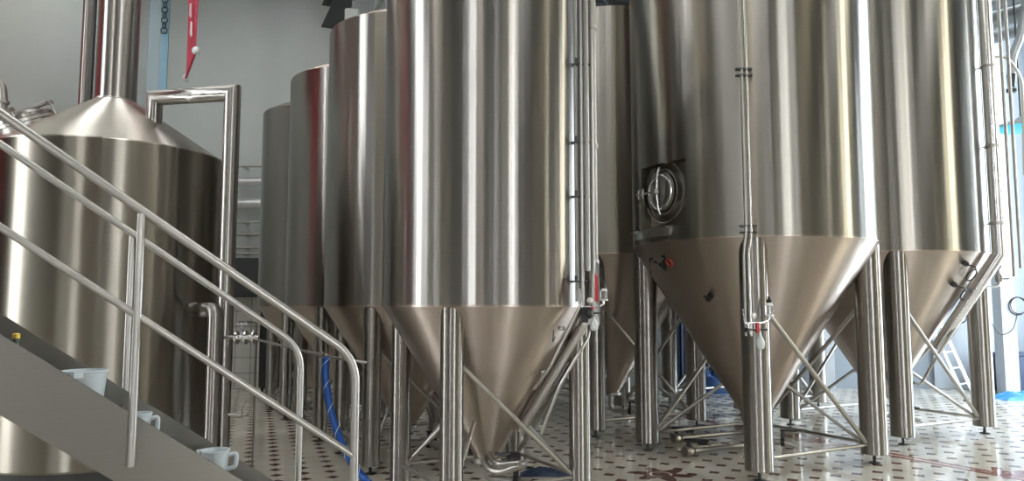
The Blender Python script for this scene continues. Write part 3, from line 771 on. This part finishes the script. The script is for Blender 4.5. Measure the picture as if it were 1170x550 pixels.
# pipe run carrying the hose (between tanks of the left row)
pr_ = MB().tube([at(292, 388, 8.6), at(375, 408, 7.1), at(420, 415, 6.95)], .014, 10)
pr_.lathe([(.03, -.03), (.03, .03)], 14, at(368, 406, 7.1), (1, -.6, 0)).lathe([(.03, -.02), (.03, .02)], 14, at(374, 408, 7.08), (1, -.6, 0))
tag(pr_.build('hose_pipe', M['pipe']), 'thin steel pipe run carrying the blue hose in front of the left row legs', 'pipe')

# red banner with bar and white end balls
b1 = at(224, 58, 8.0); b2 = at(212, 90, 8.0)
d2 = ray(212, 90); d1 = ray(224, 58); zb_ = b1.z; b2 = Vector((0, 0, CAMZ)) + d2 * ((zb_ - CAMZ) / d2.z)
bn = thing('hanging_banner', 'crimson banner with white lettering hanging from the ceiling, white ball on its rod', 'banner', (b1.x, b1.y, zb_))
e = b2 - b1; en = Vector((e.y, -e.x, 0)).normalized()
def banner_cloth(e, zt, wav=.02):
    mb = MB(); nx_, nz_ = 24, 30; vs = []; en = Vector((e.y, -e.x, 0)).normalized()
    for side_ in (0, 1):
        for j in range(nz_ + 1):
            for i in range(nx_ + 1):
                u = i / nx_; v = j / nz_
                off = wav * math.sin(u * 9 + v * 3) * min(1, v * 3) + side_ * .004
                vs.append(e * (.03 + .94 * u) + en * off + Vector((0, 0, zt * v)))
    W_ = nx_ + 1; N_ = W_ * (nz_ + 1); fs = []
    for j in range(nz_):
        for i in range(nx_):
            a = j * W_ + i; fs.append((a, a + 1, a + W_ + 1, a + W_)); fs.append((N_ + a, N_ + a + W_, N_ + a + W_ + 1, N_ + a + 1))
    mb.add(vs, fs); return mb
banner_cloth(e, H - zb_ - .05).build('banner_cloth', M['banner'], bn)
MB().cyl((0, 0, 0), e, .014, 12).build('banner_rod', M['banner'], bn)
for q_ in ((0, 0, 0), e): MB().sphere(q_, .045).build('rod_ball', M['white'], bn)
# white script on the cloth: strokes climbing the cloth
sc = MB()
side_en = en if (Vector((0, 0, 0)) - b1).dot(en) > 0 else -en
for k in range(7):
    zc = .28 + k * .28; u = .18 + .10 * math.sin(k * 1.7) + k * .04
    pts = [e * (u + .04 * j) + side_en * .034 + Vector((0, 0, zc + (.09 if j % 2 else -.05) + j * .02)) for j in range(5)]
    sc.tube(pts, .008, 6)
sc.build('banner_lettering', M['ink'], bn)
# more banners behind the camera (they colour the reflections)
for k, (bx, by, ang) in enumerate(((-6.6, 5.9, 1.52), (-2.2, -6.5, .1))):
    bb = thing('hanging_banner', ('crimson banner hanging over the stair top by the left wall', 'crimson banner hanging by the front windows')[k], 'banner', (bx, by, 2.3))
    e_ = Vector((math.cos(ang), math.sin(ang), 0)) * (1.6 - k * .3)
    banner_cloth(e_, 3.0).build('banner_cloth', M['banner'], bb)
    for f_ in (.1, .9): MB().cyl(e_ * f_ + Vector((0, 0, 2.98)), e_ * f_ + Vector((0, 0, H - 2.3)), .004, 6).build('hanging_wire', M['dark_steel'], bb)
    MB().cyl((0, 0, 0), e_, .014, 12).build('banner_rod', M['white'], bb)

# chain and blue plastic cover
ctop = at(188, -30, 9.5); cbot = at(184, 106, 9.5)
ch_ = thing('chain_hoist_cover', 'blue film strip with a steel chain hanging down beside the chimney', 'chain', (cbot.x, cbot.y, cbot.z))
MB().box((.02, 0, (H - cbot.z) / 2), (.10, .02, H - cbot.z)).build('film_strip', M['bluepad'], ch_)
MB().box((-.13, .02, (H - cbot.z) / 2), (.16, .012, H - cbot.z)).build('film_sheet', M['film'], ch_)
cn = MB()
for k in range(40):
    z = .82 + k * .07
    if z > H - cbot.z - .05: break
    cn.torus((.03, -.055, z), .04, .010, (1, 0, 0) if k % 2 else (0, 1, 0), 14, 6)
cn.build('chain', M['dark_steel'], ch_)

# ------------------------------------------------------------------ back wall equipment, left
for k, (py, r_) in enumerate(((190, .022), (208, .085), (233, .095), (254, .02), (268, .03), (283, .024), (290, .02))):
    a_ = at(262, py, Y1 - .35); b_ = at(330, py, Y1 - .35)
    o = MB().cyl((a_.x - .6, a_.y, a_.z), (b_.x + .2, a_.y, a_.z), r_, 20)
    for x_ in (a_.x + .25, b_.x - .1): o.box((x_, a_.y + .17, a_.z), (.04, .34, .03))
    names = ['thin', 'thick', 'thickest', 'thin', 'medium', 'thin', 'thin']
    tag(o.build('wall_pipe', M['alu'] if r_ > .05 else M['pipe']), 'horizontal pipe on the wall right of the kettle, %s from the top' % ('first second third fourth fifth sixth seventh'.split()[k]), 'pipe', 'horizontal wall pipes between kettle and tanks')
a_ = at(286, 320, Y1 - .3)
o = MB().box((0, 0, 0), (.9, .35, .75), 0, .02).box((0, -.18, 0), (.8, .02, .65), 0, .008)
ob = o.build('control_cabinet', M['dark_steel'], loc=(a_.x, Y1 - .215, 2.15)); tag(ob, 'dark grey box on the wall below the horizontal pipes', 'cabinet')
o = MB().box((0, 0, .95), (.62, .5, 1.7), 0, .03)
for sx in (-.25, .25):
    for sy in (-.18, .18): o.cyl((sx, sy, 0), (sx, sy, .12), .025, 12)
o.box((-.28, -.26, 1.0), (.02, .03, .3))
pq = ground(301, 452)
tag(o.build('machine_cabinet', M['black'], loc=(pq.x + .15, 13.9, 0)), 'tall black cabinet against the wall behind the last small tank', 'cabinet')

# ------------------------------------------------------------------ back right: door, column, ladder, boxes, lamp
dX0, dX1 = at(1076, 400, Y1).x, at(1119, 400, Y1).x
dr = thing_struct('door_1'); dr.location = ((dX0 + dX1) / 2, Y1 - .06, 0)
W_ = dX1 - dX0 + .3
MB().box((0, 0, 1.05), (W_, .06, 2.1), 0, .01).build('door_leaf', M['doorp'], dr, smooth=0)
MB().box((-W_ / 2 - .04, -.01, 1.08), (.08, .09, 2.16)).box((W_ / 2 + .04, -.01, 1.08), (.08, .09, 2.16)).box((0, -.01, 2.15), (W_ + .16, .09, .08)).build('door_frame', M['doorp'], dr, smooth=0)
MB().cyl((W_ / 2 - .1, -.03, 1.05), (W_ / 2 - .1, -.09, 1.05), .012, 12).cyl((W_ / 2 - .1, -.085, 1.05), (W_ / 2 - .26, -.085, 1.05), .011, 12).box((W_ / 2 - .1, -.035, 1.0), (.05, .012, .22)).build('door_handle', M['black'], dr)

cx_ = at(1150, 350, 13.6).x
struct('column', MB().box((cx_ + .05, 13.75, H / 2), (.26, .26, H)), M['column'])
for n_i, (cx2, cy2) in enumerate(((at(943, 400, 14.2).x, 14.2),)):
    struct('column.001', MB().box((cx2, cy2, H / 2), (.24, .24, H)), M['column'])

# ladder
ld = thing('aluminium_ladder', 'aluminium step ladder standing near the back door behind the right tank', 'ladder', tuple(ground(1104, 459)))
lo = Vector(ld.location)
lt = Vector((-.75, .25, 2.15)); wv = Vector((.34, .28, 0))
for w in (Vector((0, 0, 0)), wv):
    MB().prism([w + Vector((-.03, -.012, 0)), w + Vector((.03, -.012, 0)), w + Vector((.03, .012, 0)), w + Vector((-.03, .012, 0))], lt).build('stile', M['alu'], ld, smooth=0)
    MB().box(w + Vector((0, 0, .02)), (.08, .04, .04)).build('rubber_foot', M['black'], ld)
for k in range(1, 8):
    p = lt * (k / 8); MB().prism([p + Vector((-.03, 0, 0)), p + Vector((.03, 0, 0)), p + Vector((.03, 0, .02)), p + Vector((-.03, 0, .02))], wv).build('rung', M['alu'], ld, smooth=0)
for w in (Vector((0, 0, 0)), wv):
    b_ = w + Vector((-.95, .7, 0))
    MB().prism([b_ + Vector((-.02, -.012, 0)), b_ + Vector((.02, -.012, 0)), b_ + Vector((.02, .012, 0)), b_ + Vector((-.02, .012, 0))], lt + w - b_).build('rear_strut', M['alu'], ld, smooth=0)

gg = ground(1165, 447)
o = MB().box((0, 0, .36), (1.3, .6, .66), 0, .02).box((0, 0, .70), (1.34, .64, .04), 0, .01)
for sx in (-.55, .55): o.box((sx, 0, .02), (.08, .5, .04))
tag(o.build('storage_chest', M['navy'], loc=(9.88, 14.1, 0)), 'low navy metal chest against the blue-grey wall at the right', 'chest')
def crumple(name, px, py, sx, sy, h, m, label, cat):
    g = ground(px, py); mb = MB(); vs = []; n_ = 18
    for j in range(n_ + 1):
        for i in range(n_ + 1):
            u, v = i / n_ * 2 - 1, j / n_ * 2 - 1
            ed = max(0, 1 - max(abs(u), abs(v))**4)
            vs.append((u * sx, v * sy, .004 + h * ed * (.55 + .3 * math.sin(u * 7 + v * 5) + .2 * math.sin(v * 13 + u * 4))))
    fs = [(j * (n_ + 1) + i, j * (n_ + 1) + i + 1, (j + 1) * (n_ + 1) + i + 1, (j + 1) * (n_ + 1) + i) for j in range(n_) for i in range(n_)]
    rim_ = [i for i in range(n_ + 1)] + [j * (n_ + 1) + n_ for j in range(1, n_ + 1)] + [n_ * (n_ + 1) + i for i in range(n_ - 1, -1, -1)] + [j * (n_ + 1) for j in range(n_ - 1, 0, -1)]
    base = len(vs); vs += [(vs[i][0], vs[i][1], 0.0) for i in rim_]
    for k in range(len(rim_)): k2 = (k + 1) % len(rim_); fs.append((rim_[k], rim_[k2], base + k2, base + k))
    fs.append(tuple(base + k for k in range(len(rim_))))
    mb.add(vs, fs); tag(mb.build(name, m, loc=(g.x, g.y, 0)), label, cat)
crumple('plastic_sheet', 1168, 456, .45, .3, .13, M['bluesheet'], 'bright blue plastic sheet on the floor before the navy chest', 'sheet')
crumple('tarpaulin', 818, 449, .5, .22, .45, M['blue_dark'], 'blue tarpaulin heap on the floor behind the largest tank', 'tarpaulin')
crumple('hose_bundle', 628, 543, .28, .09, .07, M['navy'], 'dark blue hose bundle on the tiles under the slim middle tank', 'hose')

# blue curtain strip seen between the tank legs
o = MB()
for k in range(16):
    x = at(764, 380, 14.2).x + k * .06
    o.cyl((x, 14.2 + .02 * (k % 2), .05), (x, 14.2 + .02 * (k % 2), 2.4), .034, 10)
o.box((at(764, 380, 14.2).x + .45, 14.2, 2.42), (1.1, .1, .06))
tag(o.build('strip_curtain', M['navy']), 'dull blue curtain on the back wall seen between the tank legs', 'curtain')

# cyan lamp and arm lamps
lp = at(1167, 146, 10.6)
lm = thing('insect_lamp', 'round lamp glowing cyan below the ceiling pipes at the right edge', 'lamp', tuple(lp))
MB().lathe([(.33, .0), (.36, .01), (.36, .03), (.08, .12), (.03, .16)], 40).build('lamp_shade', M['duct'], lm)
MB().lathe([(.01, -.045), (.27, -.04), (.33, -.01), (.33, .0)], 40).build('lamp_glow', M['uv'], lm)
MB().cyl((0, 0, .15), (0, 0, H - lp.z - .002), .012, 12).build('lamp_stem', M['dark_steel'], lm)
lq = at(1158, 60, 10.2)
sm = thing('suction_arm', 'dark jointed arm with a nozzle hanging at the upper right', 'arm', tuple(lq))
MB().tube([(.25, 0, H - lq.z), (.25, 0, .9), (.12, 0, .25), (-.02, 0, -.05), (-.05, 0, -.32)], .055, 18, .1).build('arm_tube', M['duct'], sm)
MB().cyl((-.05, 0, -.32), (-.06, 0, -.5), .06, 18, .045).box((-.06, 0, -.55), (.12, .07, .06), 0, .01).build('nozzle', M['black'], sm)
# cable and coil on the column
o = MB().torus((0, 0, 0), .16, .012, (0, 1, 0), 32, 8).torus((.01, -.02, .01), .15, .010, (0, 1, 0), 32, 8).cyl((0, .0, .16), (0, .12, .16), .012, 8)
p = at(1167, 350, 13.5); o.tube([(-.02, 0, -.16), (-.1, 0, -.45), (-.35, 0, -.55), (-.5, 0, -.3)], .008, 8, .15)
tag(o.build('cable_coil', M['black'], loc=(p.x, 13.6, p.z)), 'black cable coil hanging beside the pale column at the right', 'cable')

# ------------------------------------------------------------------ ceiling steelwork
def ibeam(a, b, w, h, name, label, m='girder'):
    a = Vector(a); b = Vector(b); d = (b - a).normalized(); n_ = Vector((-d.y, d.x, 0)); mb = MB(); U = Vector((0, 0, 1))
    for (cw, ch, oz) in ((w, .03, h / 2), (w, .03, -h / 2), (.025, h, 0)):
        p = [a + n_ * sx * cw / 2 + U * (oz + sz * ch / 2) for sx, sz in ((-1, -1), (1, -1), (1, 1), (-1, 1))]; mb.prism(p, b - a)
    tag(mb.build(name, M[m], smooth=0), label, 'beam')
ibeam((-3.62, 14.3, 7.35), (-.9, 8.0, 7.35), .35, .45, 'steel_girder', 'dark steel girder above the second tank, running towards the front')
ibeam((-.2, 14.1, 7.75), (10.3, 13.2, 7.75), .5, .7, 'steel_girder', 'dark steel girder crossing above the back of the tanks')
o = MB().box((-1.75, 12.0, 7.86), (1.5, 4.0, .5), -.41, .02)
for yy in (10.6, 13.3): o.cyl((-1.75 + (yy - 12) * -.43, yy, 8.0), (-1.75 + (yy - 12) * -.43, yy, H), .02, 8)
tag(o.build('ventilation_duct', M['girder']), 'wide dark duct beside the girder above the second tank', 'duct')
for k in range(4):
    o = MB().cyl((-2.62 + k * .16, 12.6, 6.35 - .02 * k), (-1.45 + k * .17, 9.7, 6.35 - .02 * k), .036, 14)
    o.cyl((-2.2 + k * .16, 11.55, 6.35 - .02 * k), (-2.2 + k * .16, 11.55, H), .008, 6)
    tag(o.build('ceiling_pipe', M['duct']), 'grey pipe above the second tank, %s of four side by side' % ['leftmost', 'second', 'third', 'rightmost'][k], 'pipe', 'parallel pipes under the ceiling at left')
px_ = at(403, 24, 12.95)
tag(MB().box((0, 0, 0), (.26, .2, .42), 0, .02).box((.22, 0, .05), (.25, .12, .16), 0, .01).cyl((0, 0, .2), (0, 0, H - px_.z), .02, 10).build('junction_box', M['wall'], loc=(px_.x, 12.95, px_.z)), 'pale junction box at the end of the ceiling pipes', 'box')
# pipes and duct upper right
for k, (py, r_, Yp, nm) in enumerate(((3, .10, 11.5, 'uppermost flat duct'), (24, .17, 11.8, 'thick duct'), (42, .09, 11.6, 'lower duct'))):
    a_ = at(1120, py + 6, Yp); b_ = at(1180, py - 10, Yp - 1.0)
    o = MB().cyl(a_ - (b_ - a_) * 4.2 * 0 - (b_ - a_) * .6, b_ + (b_ - a_) * .4, r_, 28)
    tag(o.build('ceiling_duct', M['duct']), nm + ' running under the ceiling at the upper right corner', 'duct', 'ducts at the upper right')
o = MB().tube([at(1131, 20, 9.9), at(1131, 66, 9.9), at(1150, 64, 9.9), at(1168, 90, 9.9), at(1171, 200, 9.9)], .02, 10, .15)
tag(o.build('bent_pipe', M['pipe']), 'bent grey pipe curving down at the right edge', 'pipe')
# trunking above the gap between slim and largest tank
for (pa, pb, nm) in ((( 672, -6, 13.2), (720, 4, 12.9), 'broad grey cable tray'), ((684, -10, 12.4), (694, 8, 12.6), 'short dark strut')):
    a_, b_ = at(*pa), at(*pb)
    o = MB().tube([a_ - (b_ - a_) * .6, b_ + (b_ - a_) * .2], .09 if 'broad' in nm else .03, 10).cyl(b_, (b_.x, b_.y, H - .001), .015, 8)
    tag(o.build('cable_tray', M['dark_steel']), nm + ' above the tank between the middle and largest tanks', 'tray')

# ------------------------------------------------------------------ lamps of the hall
for k, (lx, ly, ang) in enumerate(((-4.5, 3.5, 0), (1.5, 3.0, 0), (6.0, 3.5, 0), (-5.0, 9.8, 0), (-1.0, -3.5, 0), (5.0, -3.5, 0))):
    t = thing('ceiling_lamp', ['long tube lamp above the stair', 'long tube lamp over the aisle', 'long tube lamp over the right aisle', 'long tube lamp above the kettle', 'long tube lamp near the front windows, left', 'long tube lamp near the front windows, right'][k], 'lamp', (lx, ly, H - .75), R(ang))
    MB().box((0, 0, .07), (.22, 2.4, .08), 0, .01).build('lamp_housing', M['column'], t, smooth=0)
    MB().cyl((0, -1.15, 0), (0, 1.15, 0), .045, 14).build('lamp_tube', M['lamp'], t)
    MB().cyl((0, -.9, .1), (0, -.9, .75), .008, 8).cyl((0, .9, .1), (0, .9, .75), .008, 8).build('lamp_stem', M['dark_steel'], t)

# ------------------------------------------------------------------ world, camera, view
w = bpy.data.worlds.new('world'); bpy.context.scene.world = w; w.use_nodes = True
w.node_tree.nodes['Background'].inputs[0].default_value = (.75, .85, 1, 1); w.node_tree.nodes['Background'].inputs[1].default_value = .6
cam = bpy.data.cameras.new('camera'); co = bpy.data.objects.new('camera', cam); col.objects.link(co)
cam.sensor_width = 36; cam.lens = F * 36 / 1170; co.location = (0, 0, CAMZ); co.rotation_euler = (PI / 2 + PITCH, 0, 0)
sc_ = bpy.context.scene; sc_.camera = co
sc_.view_settings.view_transform = 'Standard'; sc_.view_settings.look = 'None'; sc_.view_settings.gamma = 1; sc_.view_settings.exposure = 0
sc_.view_settings.use_curve_mapping = False
try:
    sc_.cycles.use_denoising = True; sc_.cycles.max_bounces = 8; sc_.cycles.sample_clamp_indirect = 8; sc_.cycles.glossy_bounces = 6
    sc_.cycles.diffuse_bounces = 4
except Exception: pass
